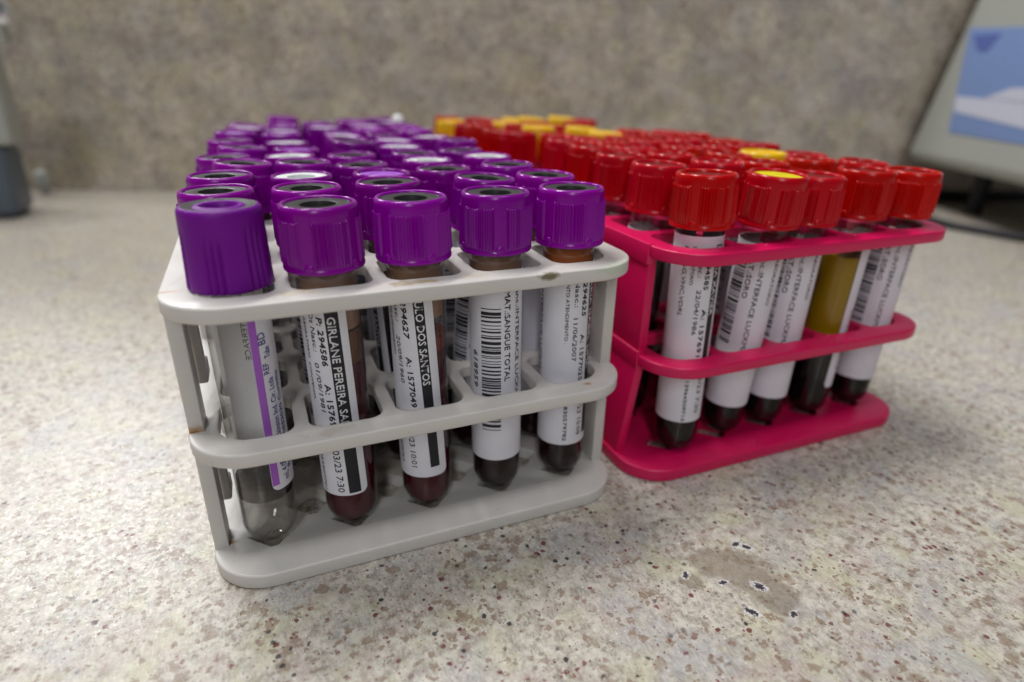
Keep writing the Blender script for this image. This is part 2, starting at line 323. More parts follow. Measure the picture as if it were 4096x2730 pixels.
# ------------------------------------------------------------------ racks
PITCH = 18.7; MX = 3.2; NR = 12; RW = 5*PITCH+2*MX; PY_ = 20.57; RL = 14.2*2+(NR-1)*PY_; YH = 6.0; ZB, ZM, ZT = 3.65, 34.3, 64.7
def hx(c): return MX+PITCH*(c+.5)
def hy(r): return 14.2+PY_*r
def rack(name, loc, yaw, mat, pink):
    root = empty(name, (loc[0]*MM, loc[1]*MM, 0)); root.rotation_euler = (0, 0, yaw)
    grid = []
    for c in range(5):
        for r in range(NR):
            rs = [3.2]*4
            if r == 0 and c == 0: rs[0] = 7
            if r == 0 and c == 4: rs[1] = 7
            if r == NR-1 and c == 4: rs[2] = 7
            if r == NR-1 and c == 0: rs[3] = 7
            h = 7.85
            grid.append(rrect(hx(c)-h+(.9 if c == 0 else 0), hx(c)+h-(.9 if c == 4 else 0), hy(r)-h-.35, hy(r)+h+.95, rs, 5))
    rc = 12.3
    out = rrect(0, RW, 0, RL, rc, 14)
    plate('top_plate', out, grid, ZT-3.2, ZT, mat, root)
    plate('middle_plate', out, grid, ZM-3.2, ZM, mat, root)
    di = []
    def dia(x, y, s): return [(x-s, y), (x-.7, y-s+.7), (x+.7, y-s+.7), (x+s-.1, y), (x+.7, y+s-.7), (x-.7, y+s-.7)]
    for r in range(NR):
        for c in range(5):
            di.append(dia(hx(c), hy(r), 5.5))
            if c < 4 and r < NR-1: di.append(dia(hx(c)+PITCH/2, hy(r)+PY_*.42, 5.9))
    outb = rrect(-4.5 if pink else 0, RW, 0, RL, rc, 14)
    plate('bottom_plate', outb, di, .04, ZB, mat, root)
    # side walls between the plates
    if not pink:
        for side in (0, 1):
            bm = bmesh.new()
            x0, x1 = (0.15, 3.1) if side == 0 else (RW-3.1, RW-.15)
            for (z0, z1) in ((ZB-.3, ZM-3.0), (ZM-.2, ZT-3.0)):
                ys = [(12.4, 19.0)] + [(12.4+k*PITCH*2+15, 12.4+k*PITCH*2+23) for k in range(1, 5)] + [(RL-19, RL-12.4)]
                for (a, b_) in ys: box(bm, x0, x1, a, b_, z0, z1, .3)
                box(bm, x0+.4, x1-.3, 19.02, RL-19.02, z1-5, z1-.3, .3)
                # moulded clip on the inner face
                xi = (x1-.2, x1+1.6) if side == 0 else (x0-1.6, x0+.2)
                for k in (0, 2, 4, 6): box(bm, xi[0], xi[1], 21+k*PITCH*1.4, 27+k*PITCH*1.4, z0+7, z0+11, .5)
                box(bm, xi[0], xi[1], 19.5, 22.5, z1-20, z1-.5, .3)
            link('side_wall', bm_mesh(bm, 'side_wall'), mat, root)
    else:
        for side in (0, 1):
            bm = bmesh.new(); y0 = 13.2 if side == 0 else 52
            def slab(xb, xt, z0, z1, th=2.6, yy0=y0, out_=0, bev=.35):
                s = -1 if side == 0 else 1
                vs = bmesh.ops.create_cube(bm, size=1)['verts']
                for v in vs:
                    top = v.co.z > 0; outer = (v.co.x < 0) if side == 0 else (v.co.x > 0)
                    xx = (xt if top else xb); xx = xx+s*out_ if outer else xx-s*th
                    v.co = Vector((xx, yy0 if v.co.y < 0 else RL-13.2, z1 if top else z0))*MM
                es = list({e for v in vs for e in v.link_edges}); bmesh.ops.bevel(bm, geom=es, offset=bev*MM, segments=2, profile=.5, affect='EDGES')
            if side == 0:
                slab(-4.0, 0.3, .6, ZM-1.5); slab(0.2, 0.2, ZM-1.6, ZT-.3)
                slab(-.6, -.6, ZT-5.2, ZT+.25, 2.2, y0-.4); slab(-.45, -.45, ZM-3.6, ZM+1.0, 2.2, y0-.4)
            else:
                slab(RW-.3, RW-.3, ZB-.2, ZM-3.1); slab(RW-.3, RW-.3, ZM-.1, ZT-3.1)
            link('side_wall', bm_mesh(bm, 'side_wall'), mat, root)
    return root
wr = rack('tube_rack', (0, 0), 0, M['white'], False)
tag(wr, 'stained white plastic rack full of purple-capped blood tubes', 'tube rack')
PX, PY, PYAW = 109.235, .769, -.0035
pr = rack('tube_rack', (PX, PY), PYAW, M['pink'], True)
tag(pr, 'bright pink plastic rack full of red-capped blood tubes', 'tube rack')

# ------------------------------------------------------------------ tube parts (local z=0 at the tip of the round bottom)
TR = 6.1; TL = 76.6
def round_bottom(r, z0, z1, n=40):
    pts = [(r*sin(a), z0+r-r*cos(a)) for a in [k*pi/2/10 for k in range(11)]]
    pts[0] = (0, z0); pts.append((r, z1)); return pts
me_tube = bm_mesh(lathe(round_bottom(TR, 0, 70)+[(TR-.1, 70.4), (TR-.9, 70.4)], 48), 'tube_wall')
def me_liq(z0, z1, r=TR-.22, bottom=True):
    if bottom: pr_ = [(p[0], p[1]+.25) for p in round_bottom(r, 0, z1-.9)]+[(r-.02, z1-.6), (r-.35, z1-.8), (r-1.2, z1-1.05), (0, z1-1.1)]
    else: pr_ = [(0, z0), (r, z0), (r, z1), (r-.5, z1-.4), (0, z1-.5)]
    return bm_mesh(lathe(pr_, 40), 'liquid')
# ribbed screw cap: local z=0 at the cap's lower edge, height H
CH = 12.9
def rib_fun(th, r, z):
    if r < 7.4 or z > CH-2.6 or z < 1.2: return 0
    a = (degrees(th)+8) % 72
    env = min(1, (z-1.2)/.5, max(0, (CH-2.6-z))/.25)
    if a < 3.6 or 22 < a < 25.6: 
        t = (a if a < 3.6 else a-22)/3.6; return .46*sin(pi*t)*env
    if a > 25.6:
        t = ((a-26.4) % 5.05)/5.05; return (.34*max(0, sin(pi*min(1, t/.62))))*env if z < CH-2.9 else 0
    return 0
def cap_mesh(name):
    p = [(6.35, 0.2), (7.6, 0), (8.02, .18), (8.12, .55), (8.0, .95), (7.86, 1.15), (7.84, 1.3)]
    p += [(7.83, 1.8), (7.80, 4), (7.74, 7), (7.68, 9.4), (7.67, 9.9), (7.66, 10.1), (7.66, 10.3)]
    p += [(7.64, 11.3), (7.60, 12.0), (7.45, 12.5), (7.15, 12.83), (6.85, 12.9), (6.6, 12.78), (6.42, 12.45), (6.38, 11.6), (6.36, 11.0)]
    bm = lathe(p, 300, rfun=rib_fun)
    # half-moon moulding bumps just above the flange
    for k in range(5):
        th = R(72*k+12.5-8); 
        res = bmesh.ops.create_uvsphere(bm, u_segments=14, v_segments=8, radius=1.0*MM)
        for v in res['verts']:
            x, y, z = v.co.x, v.co.y*.35, v.co.z
            v.co = Vector(((7.82*MM-y)*sin(th)+x*cos(th), -(7.82*MM-y)*cos(th)+x*sin(th), z+1.35*MM))
    return bm_mesh(bm, name)
me_cap = cap_mesh('ribbed_cap')
me_stop = bm_mesh(lathe([(6.36, 11.8), (6.3, 12.4), (3.75, 12.45), (3.5, 12.35), (3.4, 11.8), (3.3, 9.6)], 56), 'stopper')
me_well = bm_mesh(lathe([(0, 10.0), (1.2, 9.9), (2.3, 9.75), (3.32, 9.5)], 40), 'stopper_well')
me_flat = bm_mesh(lathe([(6.34, 11.6), (6.2, 12.1), (0, 12.15)], 56), 'flat_insert')
# tall shield cap
def shield_fun(th, r, z):
    if r < 7.2 or z > 11.5: return 0
    a = degrees(th) % 60
    g = 0
    for c0 in (14, 24, 34): g -= .5*math.exp(-((a-c0)/2.6)**2)
    return g*min(1, (11.5-z)/2)
def shield_mesh():
    p = [(6.4, 0), (7.75, 0), (7.9, .3), (7.85, 1), (7.75, 3), (7.65, 6), (7.55, 9), (7.5, 11), (7.45, 12.5), (7.40, 14), (7.3, 14.7), (7.0, 15.1), (6.6, 15.2)]
    return bm_mesh(lathe(p, 180, rfun=shield_fun), 'shield_cap')
me_shield = shield_mesh()
me_sh_ring = bm_mesh(lathe([(6.62, 15.18), (4.6, 14.9)], 56), 'shield_top_ring')
me_sh_well = bm_mesh(lathe([(4.62, 14.9), (4.2, 15.2), (3.5, 15.15), (3.1, 14.6), (3.0, 13.2), (0, 13.0)], 56), 'shield_well')

# ------------------------------------------------------------------ labels wrapped on the tube
def wrap(bm, rad, z_top):
    """flat (x = around in mm, y = along the axis upward in mm) -> cylinder of radius rad; x=0 faces local -y"""
    for v in bm.verts:
        th = v.co.x/TR; v.co = Vector((rad*sin(th), -rad*cos(th), v.co.y))*MM
def slice_x(bm, step=.45):
    if not bm.verts: return
    a = min(v.co.x for v in bm.verts); b = max(v.co.x for v in bm.verts)
    k = math.floor(a/step)+1
    while k*step < b:
        bmesh.ops.bisect_plane(bm, geom=bm.verts[:]+bm.edges[:]+bm.faces[:], plane_co=(k*step, 0, 0), plane_no=(1, 0, 0)); k += 1
_tc = {}
def glyphs(s):
    if s in _tc: return _tc[s]
    cu = bpy.data.curves.new('t', 'FONT'); cu.body = s; cu.size = 1; cu.resolution_u = 2; cu.fill_mode = 'FRONT'
    t = bpy.data.objects.new('t', cu); COL.objects.link(t); dg = bpy.context.evaluated_depsgraph_get()
    me = bpy.data.meshes.new_from_object(t.evaluated_get(dg)); bpy.data.objects.remove(t); bpy.data.curves.remove(cu)
    vs = [v.co.copy() for v in me.vertices]; fs = [tuple(p.vertices) for p in me.polygons]; bpy.data.meshes.remove(me)
    x0 = min(v.x for v in vs); x1 = max(v.x for v in vs)
    _tc[s] = ([(v.x-x0, v.y) for v in vs], fs, x1-x0); return _tc[s]
def put_text(bm, s, phi, z0, z1, h, up=False, skew=0, bold=0, ital=0):
    """text running along the tube from z0 to z1; letters h mm tall, centred on phi (degrees)"""
    vs, fs, w = glyphs(s); L_ = abs(z1-z0); k = L_/w; ky = h/.70; c0 = R(phi)*TR
    for db in ([-.03, .03] if not bold else [-bold-.025, 0, bold+.025]):
        nv = []
        for (x, y) in vs:
            x = x*k + (ital*y*ky*.25); y = (y-.35)*ky
            if not up: nv.append(bm.verts.new((c0+y+db+skew*(x), z0-x+db*.5, 0)))
            else: nv.append(bm.verts.new((c0-y+db-skew*x, z0+x+db*.5, 0)))
        for f in fs:
            try: bm.faces.new([nv[i] for i in f])
            except ValueError: pass
def put_rect(bm, p0, p1, za, zb, skew=0, zref=None):
    a, b = R(p0)*TR, R(p1)*TR; zr = max(za, zb) if zref is None else zref
    q = [(a+skew*(zr-za), za), (b+skew*(zr-za), za), (b+skew*(zr-zb), zb), (a+skew*(zr-zb), zb)]
    bm.faces.new([bm.verts.new((x, y, 0)) for x, y in q])
def barcode(bm, p0, p1, z0, z1, seed=3, skew=0):
    rr = random.Random(seed); z = z0
    while z > z1+.5:
        w = rr.choice((.22, .22, .45, .45, .8)); put_rect(bm, p0, p1, z, z-w, skew, z0); z -= w+rr.choice((.22, .22, .45, .45, .62))
def finish(bm, rad, name):
    slice_x(bm); wrap(bm, rad, 0)
    for f in bm.faces:
        f.normal_update()
        c = f.calc_center_median()
        if f.normal.x*c.x+f.normal.y*c.y < 0: f.normal_flip()
    me = bpy.data.meshes.new(name); bm.to_mesh(me); bm.free(); return me
ZO = 2.9     # height of the tube tip above the counter: world z -> local z
def label_meshes(spec):
    """spec: phi0, phi1, ztop, zbot, items, theta (viewing angle), corner; items in world z"""
    th = spec['th']; sk = spec.get('skew', 0)
    bm = bmesh.new(); a, b = R(spec['p0']+th)*TR, R(spec['p1']+th)*TR; zt, zb = spec['zt']-ZO, spec['zb']-ZO
    full = spec['p1']-spec['p0'] > 300
    pts = rrect(a, b, zb, zt, .01 if full else 1.6, 6)
    bm.faces.new([bm.verts.new((x+sk*(zt-y), y, 0)) for x, y in pts])
    slice_x(bm, .6); wrap(bm, TR+.16, 0)
    bmesh.ops.recalc_face_normals(bm, faces=bm.faces[:])
    ex = bmesh.ops.extrude_face_region(bm, geom=bm.faces[:])
    for v in [g for g in ex['geom'] if isinstance(g, bmesh.types.BMVert)]:
        l = sqrt(v.co.x**2+v.co.y**2); v.co.x *= (TR+.03)*MM/l; v.co.y *= (TR+.03)*MM/l
    paper = bm_mesh(bm, 'paper_label')
    k = bmesh.new(); w = bmesh.new()
    for it in spec['items']:
        t = it[0]
        if t == 'T': _, s, phi, z0, z1, h = it[:6]; o = it[6] if len(it) > 6 else {}; put_text(k, s, phi+th, z0-ZO, z1-ZO, h, skew=o.get('sk', sk), bold=o.get('b', 0), ital=o.get('i', 0))
        elif t == 'W': _, s, phi, z0, z1, h = it[:6]; put_text(w, s, phi+th, z0-ZO, z1-ZO, h, skew=sk, bold=.03)
        elif t == 'B': _, p0, p1, z0, z1 = it; put_rect(k, p0+th, p1+th, z0-ZO, z1-ZO, sk)
        elif t == 'C': _, p0, p1, z0, z1, sd = it; barcode(k, p0+th, p1+th, z0-ZO, z1-ZO, sd, sk)
    km = finish(k, TR+.20, 'printed_text')
    wm = finish(w, TR+.235, 'band_lettering') if len(w.faces) else None
    return paper, km, wm
ID = dict(i=1)
def th_of(x, y=14.2): return degrees(atan2(CAM.x-x, y-CAM.y))     # angle whose surface point faces the camera
SPEC = {}
SPEC['name_a'] = dict(th=th_of(31.2), p0=-100, p1=27, zt=62, zb=13.6, skew=.02, items=[
    ('B', -13, 12, 60.5, 14.2), ('W', 'GIRLANE PEREIRA SANTOS', -1, 57.6, 26.6, 1.55), ('T', 'P: 294586', -23, 57.6, 46.8, 1.15, dict(b=.05, i=1)), ('T', 'A: 1576952', -22, 42.4, 29.2, 1.25, dict(b=.05)),
    ('T', 'Dt Nasc.:', -39, 58.6, 50.0, 1.0, dict(i=1)), ('T', '01/09/1981', -39, 47.4, 35.8, 1.0, dict(i=1)), ('T', 'LABORATORIO', -58, 57.8, 48.0, .7), ('T', 'CONVENIO.', -58, 47, 38.0, .7),
    ('T', '03/23 7:30', -22, 25.9, 14.6, 1.5), ('T', '08352907701', -62, 27, 14.4, .8, dict(i=1))])
SPEC['name_b'] = dict(th=th_of(49.9), p0=-120, p1=30, zt=62, zb=13.8, skew=.045, items=[
    ('B', -9, 12, 61, 16.5), ('W', 'PAULO DOS SANTOS', 1.5, 61.3, 38.6, 1.55), ('T', 'P: 294627', -29, 61.5, 50.2, 1.2, dict(b=.05, i=1)), ('T', 'A: 1577049', -23, 45.5, 33.0, 1.25, dict(b=.05)),
    ('T', 'Nasc.:', -46, 60, 53.8, 1.05, dict(i=1)), ('T', '20/09/1960', -45, 50.4, 39.0, 1.0, dict(i=1)), ('T', 'PRONTO ATENDIMENTO', -64, 60.5, 45.6, .7, dict(i=1)),
    ('T', '03/23 10:01', -30, 27.6, 16.6, 1.35), ('T', '11703409753', -62, 28.5, 17.2, .8, dict(i=1))])
SPEC['code_a'] = dict(th=th_of(68.6), p0=-172, p1=172, zt=62.5, zb=14.0, items=[
    ('C', -32, 11.5, 54.3, 22.3, 3), ('T', 'MAT.:SANGUE TOTAL', 26, 58.3, 35.9, 1.35, dict(b=.04)), ('T', 'Banc.:INTERFACE LUCKMANN', 53, 59.6, 25.5, 1.2, dict(b=.03)), ('T', '618959', -49, 43.5, 34.0, 1.35, dict(b=.03, i=1)),
    ('T', 'LABORATORIO CENTRAL', 82, 58.5, 33, .9)])
SPEC['name_c'] = dict(th=th_of(87.3), p0=-172, p1=172, zt=62.5, zb=14.2, items=[
    ('B', 60, 84, 61, 16.5), ('W', 'MARIA ISABEL LIMA', 70, 60.5, 35, 1.4), ('T', '294625', 45, 58.2, 49.8, 1.25, dict(b=.05, i=1)), ('T', 'A: 1577025', 44, 45.0, 32.5, 1.2, dict(b=.04)),
    ('T', 'Nasc.:', 25, 58.9, 52.2, 1.1), ('T', '11/06/2007', 24, 49.4, 38.1, 1.1), ('T', 'PRONTO ATENDIMENTO .', 4, 60.9, 42.9, .8), ('T', 'Banc.:INTERFACE LUCKM', -68, 62, 34.4, 1.2, dict(b=.03)),
    ('T', '15830579782', 10, 27.5, 15.5, .9, dict(b=.02)), ('T', '03/23 10:08', 47, 28.4, 16.6, 1.3)])
SPEC['name_r'] = dict(th=th_of(121), p0=-172, p1=172, zt=65.0, zb=14.2, items=[
    ('B', 46, 66, 63, 30), ('W', 'EMILIA XAVIER', 55, 62.6, 44.7, 1.3), ('T', 'P: 294585', 30, 62, 51.7, 1.2, dict(b=.05)), ('T', 'A: 1576914', 33, 46.6, 31.4, 1.2, dict(b=.05)),
    ('T', 'Nasc.:', 12, 60.7, 55.0, 1.1, dict(i=1)), ('T', '22/04/1986', 14, 51.7, 39.7, 1.1), ('T', 'HBSAG,VHC,VDRL', -25, 62.5, 44.4, 1.1, dict(i=1)), ('T', 'LABORATORIO', -6, 62.5, 52.9, .8),
    ('T', '13964309713', 14, 26.5, 14.7, .85, dict(b=.03)), ('T', '03/23 7:30', 50, 29, 16.7, 1.3)])
def soro(th, sd=5, sk=.03): return dict(th=th, p0=-172, p1=172, zt=62.5, zb=14.2, skew=0, items=[
    ('C', -62, -24, 57.2, 33.5, sd), ('T', 'MAT.:SORO', -12, 60.3, 47.5, 1.3, dict(b=.03)), ('T', 'Banc.:INTERFACE LUCKMANN', 14, 61.0, 27.5, 1.25, dict(b=.02)), ('T', 'LABORATORIO', 50, 60, 46.0, 1.1, dict(i=1))])
SPEC['code_r'] = soro(th_of(150), 5)
SPEC['edge_r'] = dict(th=th_of(177), p0=42, p1=175, zt=62.5, zb=14.2, items=[('T', '22/03/23 8:10', 75, 40, 20, 1.1)])
SPEC['print_violet'] = dict(th=th_of(12.5), p0=12, p1=100, zt=62, zb=18.6, items=[])
SPEC['rear_text'] = dict(th=-25, p0=-110, p1=100, zt=62, zb=14, items=[
    ('B', 22, 44, 60, 15), ('W', 'LABORATORIO CENTRAL', 32, 58, 30, 1.4), ('T', 'P: 294601', 8, 58, 47, 1.2, dict(b=.05)), ('T', 'A: 1576988', 8, 43, 31, 1.2, dict(b=.05)), ('T', 'Nasc.: 04/02/1975', -10, 58, 38, 1.0),
    ('T', 'PRONTO ATENDIMENTO', -28, 58, 42, .8), ('T', '03/23 9:12', 8, 26, 16, 1.3), ('T', '11520866103', -40, 27, 16, .9)])
SPEC['rear_code'] = dict(th=-15, p0=-172, p1=172, zt=62.5, zb=14.0, items=[
    ('C', -32, 12, 54.3, 22.3, 11), ('T', 'MAT.:SANGUE TOTAL', 26, 58.3, 35.9, 1.35, dict(b=.04)), ('T', 'Banc.:INTERFACE LUCKM', 50, 59.6, 30, 1.2, dict(b=.03)), ('T', '618962', -49, 43.5, 34.0, 1.35)])
LM = {k: label_meshes(v) for k, v in SPEC.items()}

LIQ = dict(
    blood=me_liq(0, 52), maroon2=me_liq(0, 44.0), brown2=me_liq(43.0, 50.4, bottom=False), maroon3=me_liq(0, 43.4),
    serum=me_liq(29.2, 52.6, bottom=False), clot=me_liq(0, 29.4), clotlow=me_liq(0, 30), plasma=me_liq(51.0, 66.0, TR-.3, False), shallow=me_liq(0, 14))
# ------------------------------------------------------------------ tube builder
ORD = ['front', 'second', 'third', 'fourth', 'fifth', 'sixth', 'seventh', 'eighth', 'ninth', 'tenth', 'eleventh', 'last']
CW = ['leftmost', 'second from the left', 'in the middle', 'second from the right', 'rightmost']
PROTO = {}
def part(name, me, mat, parent, loc=None, rot=0, smooth=True):
    o = bpy.data.objects.new(name, me); COL.objects.link(o); o.parent = parent
    if not me.materials and mat: me.materials.append(mat)
    elif mat and me.materials[0] != mat:
        o.material_slots[0].link = 'OBJECT'; o.material_slots[0].material = mat
    if smooth and not me.get('sm'):
        for p in me.polygons: p.use_smooth = True
        me.set_sharp_from_angle(angle=R(40)); me['sm'] = 1
    if loc: o.location = (loc[0]*MM, loc[1]*MM, loc[2]*MM)
    o.rotation_euler = (0, 0, rot); return o
def make_tube(cap='black', lab='rear_code', liq='blood', captype='purple', caprot=0, labrot=0, glass='tube'):
    t = empty('blood_tube')
    part('tube', me_tube, M[glass], t)
    if captype == 'shield':
        c = part('cap', me_shield, M['purple_matte'], t, (0, 0, TL-15.2), caprot)
        part('cap_ring', me_sh_ring, M['stopper'], c); part('stopper', me_sh_well, M['purple_matte'], c)
    else:
        cm = {'purple': 'purple', 'red': 'red', 'yellow': 'yellow', 'lilac': 'purple'}[captype]
        c = part('cap', me_cap, M[cm], t, (0, 0, TL-CH), caprot)
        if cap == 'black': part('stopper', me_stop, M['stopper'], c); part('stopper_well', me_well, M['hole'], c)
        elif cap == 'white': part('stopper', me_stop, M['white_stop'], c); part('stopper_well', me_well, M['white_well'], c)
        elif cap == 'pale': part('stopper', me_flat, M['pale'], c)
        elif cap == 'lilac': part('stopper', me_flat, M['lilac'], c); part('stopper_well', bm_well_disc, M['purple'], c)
        elif cap == 'red': part('stopper', me_flat, M['red_stop'], c)
        elif cap == 'yellow': part('stopper', me_flat, M['yellow_top'], c)
        elif cap == 'yellowfull': part('stopper', me_flat, M['yellow'], c)
    L = {'blood': [('blood', LIQ['blood'], 'blood')], 'front2': [('blood', LIQ['maroon2'], 'maroon'), ('plasma', LIQ['brown2'], 'brown'), ('film', LIQ['plasma'], 'straw')], 'front3': [('blood', LIQ['maroon3'], 'maroon'), ('plasma', LIQ['plasma3'], 'redfilm'), ('film', LIQ['plasma'], 'straw')],
         'serum': [('blood', LIQ['clot'], 'clot'), ('serum', LIQ['serum'], 'serum')], 'clot': [('blood', LIQ['blood'], 'clot')], 'orange': [('blood', LIQ['blood'], 'blood'), ('plasma', LIQ['plasma'], 'orange')],
         'brownneck': [('blood', LIQ['blood'], 'blood'), ('plasma', LIQ['plasma'], 'straw')], 'none': []}[liq]
    for nm, me, mt in L: part(nm, me, M[mt], t)
    if lab:
        p, k, w = LM[lab]
        lo = part('paper_label', p, M['paper'], t, rot=labrot)
        if len(k.polygons): part('printed_text', k, M['ink'], lo, smooth=False)
        if w: part('band_lettering', w, M['ink_white'], lo, smooth=False)
    return t
bm_well_disc = bm_mesh(lathe([(3.3, 12.2), (2.9, 12.0), (0, 11.9)], 40), 'stopper_well')
LIQ['plasma3'] = me_liq(40.5, 46.6, TR-.26, False)
def place(t, base, top):
    b, q = Vector(base), Vector(top); d = (q-b).normalized()
    t.location = b*MM
    t.rotation_mode = 'QUATERNION'; t.rotation_quaternion = Vector((0, 0, 1)).rotation_difference(d)
    t.scale = (1, 1, (q-b).length/TL)
    return t
def copy_tree(o, parent=None):
    c = o.copy(); COL.objects.link(c); c.parent = parent
    for ch in o.children: copy_tree(ch, c)
    return c

# purple-capped tubes: cap-top offset from the hole centre (mm) and cap-top height
P = {(0, 1): (-0.9, 0.1, 79.6), (1, 0): (-0.8, -0.2, 79.7), (2, 0): (-1.0, 0.1, 79.9), (3, 0): (-0.7, 0.7, 80.0), (4, 0): (-0.7, 0.8, 80.1), (1, 1): (-1.1, -0.3, 79.5), (2, 1): (-1.4, 0.4, 79.9), (3, 1): (3.8, -1.0, 80.1), (4, 1): (1.7, -0.8, 80.2), (0, 2): (-0.5, 0.0, 79.8), (1, 2): (-0.5, 0.1, 79.0), (2, 2): (1.1, -0.4, 79.0), (3, 2): (-0.5, 0.1, 79.5), (4, 2): (-0.3, -0.0, 80.1), (0, 3): (4.7, -0.1, 80.0), (1, 3): (1.8, -0.3, 79.8), (2, 3): (-0.7, -0.4, 78.6), (3, 3): (0.4, -0.3, 79.4), (4, 3): (0.9, -0.6, 80.1), (0, 4): (-0.7, -0.3, 79.3), (1, 4): (-0.5, -0.3, 79.2), (2, 4): (-0.4, -0.4, 79.0), (3, 4): (1.3, -0.8, 79.1), (4, 4): (-1.0, 0.3, 79.6), (0, 5): (4.8, 0.2, 79.8), (1, 5): (3.0, 0.0, 78.9), (3, 5): (1.5, -0.6, 79.1), (0, 6): (0.8, 0.0, 80.2), (1, 6): (1.4, 0.2, 79.1), (3, 6): (3.6, -0.7, 79.3), (4, 6): (-0.1, 0.2, 80.3), (2, 5): (4.0, -0.3, 81.0), (0, 7): (2.7, -0.3, 81.2), (0, 8): (6.7, -0.4, 81.4), (0, 9): (7.7, 0.6, 80.9), (1, 7): (0.6, 0.3, 80.3), (1, 8): (2.4, 0.4, 79.8), (1, 9): (2.6, -0.2, 80.1), (1, 10): (4.7, -0.5, 80.0), (1, 11): (6.3, -0.1, 81.5), (2, 6): (4.6, -1.1, 80.1), (2, 7): (5.9, -1.1, 79.6), (2, 8): (7.9, -0.9, 78.9), (2, 9): (2.9, -0.9, 79.6), (2, 10): (2.2, -0.7, 80.1), (2, 11): (2.7, 0.4, 79.7), (3, 7): (4.1, -0.6, 79.5), (3, 8): (2.2, -0.7, 80.2), (3, 9): (3.3, -0.8, 80.2), (3, 10): (1.3, -0.8, 80.4), (4, 5): (4.1, -0.5, 81.0), (4, 7): (-1.5, 0.5, 81.0), (4, 8): (0.4, 0.6, 80.5), (4, 9): (2.6, -0.1, 80.2), (4, 10): (1.5, -0.9, 80.5), (4, 11): (-1.4, 0.8, 80.6), (3, 11): (2.4, -0.9, 79.9)}
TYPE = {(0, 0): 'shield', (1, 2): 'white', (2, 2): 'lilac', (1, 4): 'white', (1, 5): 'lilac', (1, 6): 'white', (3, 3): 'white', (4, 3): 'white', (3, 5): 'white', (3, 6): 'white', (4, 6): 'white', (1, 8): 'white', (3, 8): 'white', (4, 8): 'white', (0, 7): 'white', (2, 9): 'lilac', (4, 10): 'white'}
for _k in ((0, 7), (0, 8), (1, 7), (1, 9), (1, 10), (1, 11), (2, 8), (2, 10), (3, 8), (3, 10), (4, 7), (4, 9), (3, 11), (4, 11), (0, 9), (4, 8)): TYPE[_k] = 'pale'  # far-row tops paled, glare put into their colour
for _k in ((1, 8), (3, 9), (4, 6), (2, 9), (0, 8), (4, 10), (2, 7)): TYPE[_k] = 'white'  # white tops here paint more of that far-row glare
SKIP = {(0, 10), (0, 11), (2, 11)}
FRONT = {(0, 0): ('print_violet', 'none', 'nearly empty clear tube with tall matte purple cap, front left corner of white rack'),
         (1, 0): ('name_a', 'front2', 'tube with black name band label and brown over maroon blood, second in white front row'),
         (2, 0): ('name_b', 'front3', 'tube of maroon blood with torn-looking red film, middle of the white front row'),
         (3, 0): ('code_a', 'brownneck', 'tube with a wide barcode label reading MAT.:SANGUE TOTAL, fourth in white front row'),
         (4, 0): ('name_c', 'orange', 'tube with orange plasma showing under its purple cap, front right corner of white rack')}
protos = {}
rr = random.Random(11)
for c in range(5):
    for r in range(NR):
        if (c, r) in SKIP: continue
        ty = TYPE.get((c, r), 'black')
        if (c, r) in FRONT:
            lab, liq, text = FRONT[(c, r)]
            if ty == 'shield':
                t = make_tube(lab=None, liq='none', captype='shield', caprot=R(20), glass='tube_empty')
                shield_root = t
            else: t = make_tube('black', lab, liq, 'purple', {1: R(-32), 2: R(-62), 3: R(-18), 4: R(-70)}[c])
            label = text
        else:
            lab = rr.choice(('rear_code', 'rear_code', 'rear_text', 'name_b'))
            if (c, r) == (1, 1): lab = 'rear_code'
            key = (ty, lab)
            if key not in protos:
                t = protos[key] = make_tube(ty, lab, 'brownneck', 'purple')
            else: t = copy_tree(protos[key])
            seat = {'black': 'black stopper', 'white': 'white stopper', 'lilac': 'flat lilac top', 'pale': 'glare-paled lilac top'}[ty]
            label = 'purple-capped tube with %s, %s row back, %s in white rack' % (seat, ORD[r], CW[c])
        x, y = hx(c), hy(r)
        dx, dy, zt = P.get((c, r), (1.5+rr.uniform(-1.5, 1.5), rr.uniform(-1, .6), 79.6+rr.uniform(-.4, .6)))
        if (c, r) == (0, 0): dx, dy, zt = (.3, .2, 80.0)
        place(t, (x, y, ZO), (x+dx, y+dy, zt))
        # spin rear tubes about their own axis so that no two show the same side
        if (c, r) not in FRONT:
            t.rotation_quaternion = t.rotation_quaternion @ Matrix.Rotation(rr.uniform(-1.6, 1.2) if (c, r) != (1, 1) else -.5, 3, 'Z').to_quaternion()
        tag(t, label, 'blood tube', 'purple-capped blood tubes in the white rack')
# clear tube in the front left corner: printed strip, grey back of the paper label and gel
t = shield_root
p, k, w = LM['print_violet']
lo = part('paper_label', p, M['paper'], t)
vb = bmesh.new(); th = th_of(12.5); put_rect(vb, 12.5+th, 27+th, 60-ZO, 20.0-ZO)
vb.faces.ensure_lookup_table()
part('violet_stripe', finish(vb, TR+.2, 'violet_stripe'), M['violet'], lo, smooth=False)
vb = bmesh.new()
for s, ph, z0, z1, h in (('BD', 34, 52.7, 55.3, 1.7), ('Tube', 42, 49.6, 52.0, 1.5), ('REF', 35, 46.2, 48.6, 1.3), ('Dickinson Ind. Cir. Ltda', 41, 29.8, 45.2, 1.3), ('0552030 Curitiba', 58, 31, 46, 1.0), ('Fab', 41, 24.6, 27.4, 1.5), ('4.0', 43, 22.6, 24.6, 1.5), ('mL', 46, 20.2, 22.2, 1.5), ('Brasil', 58, 22.6, 27.4, 1.1)):
    put_text(vb, s, ph+th, z0-ZO, z1-ZO, h, up=True, bold=.02)
part('printed_text', finish(vb, TR+.2, 'printed_text'), M['blue_ink'], lo, smooth=False)
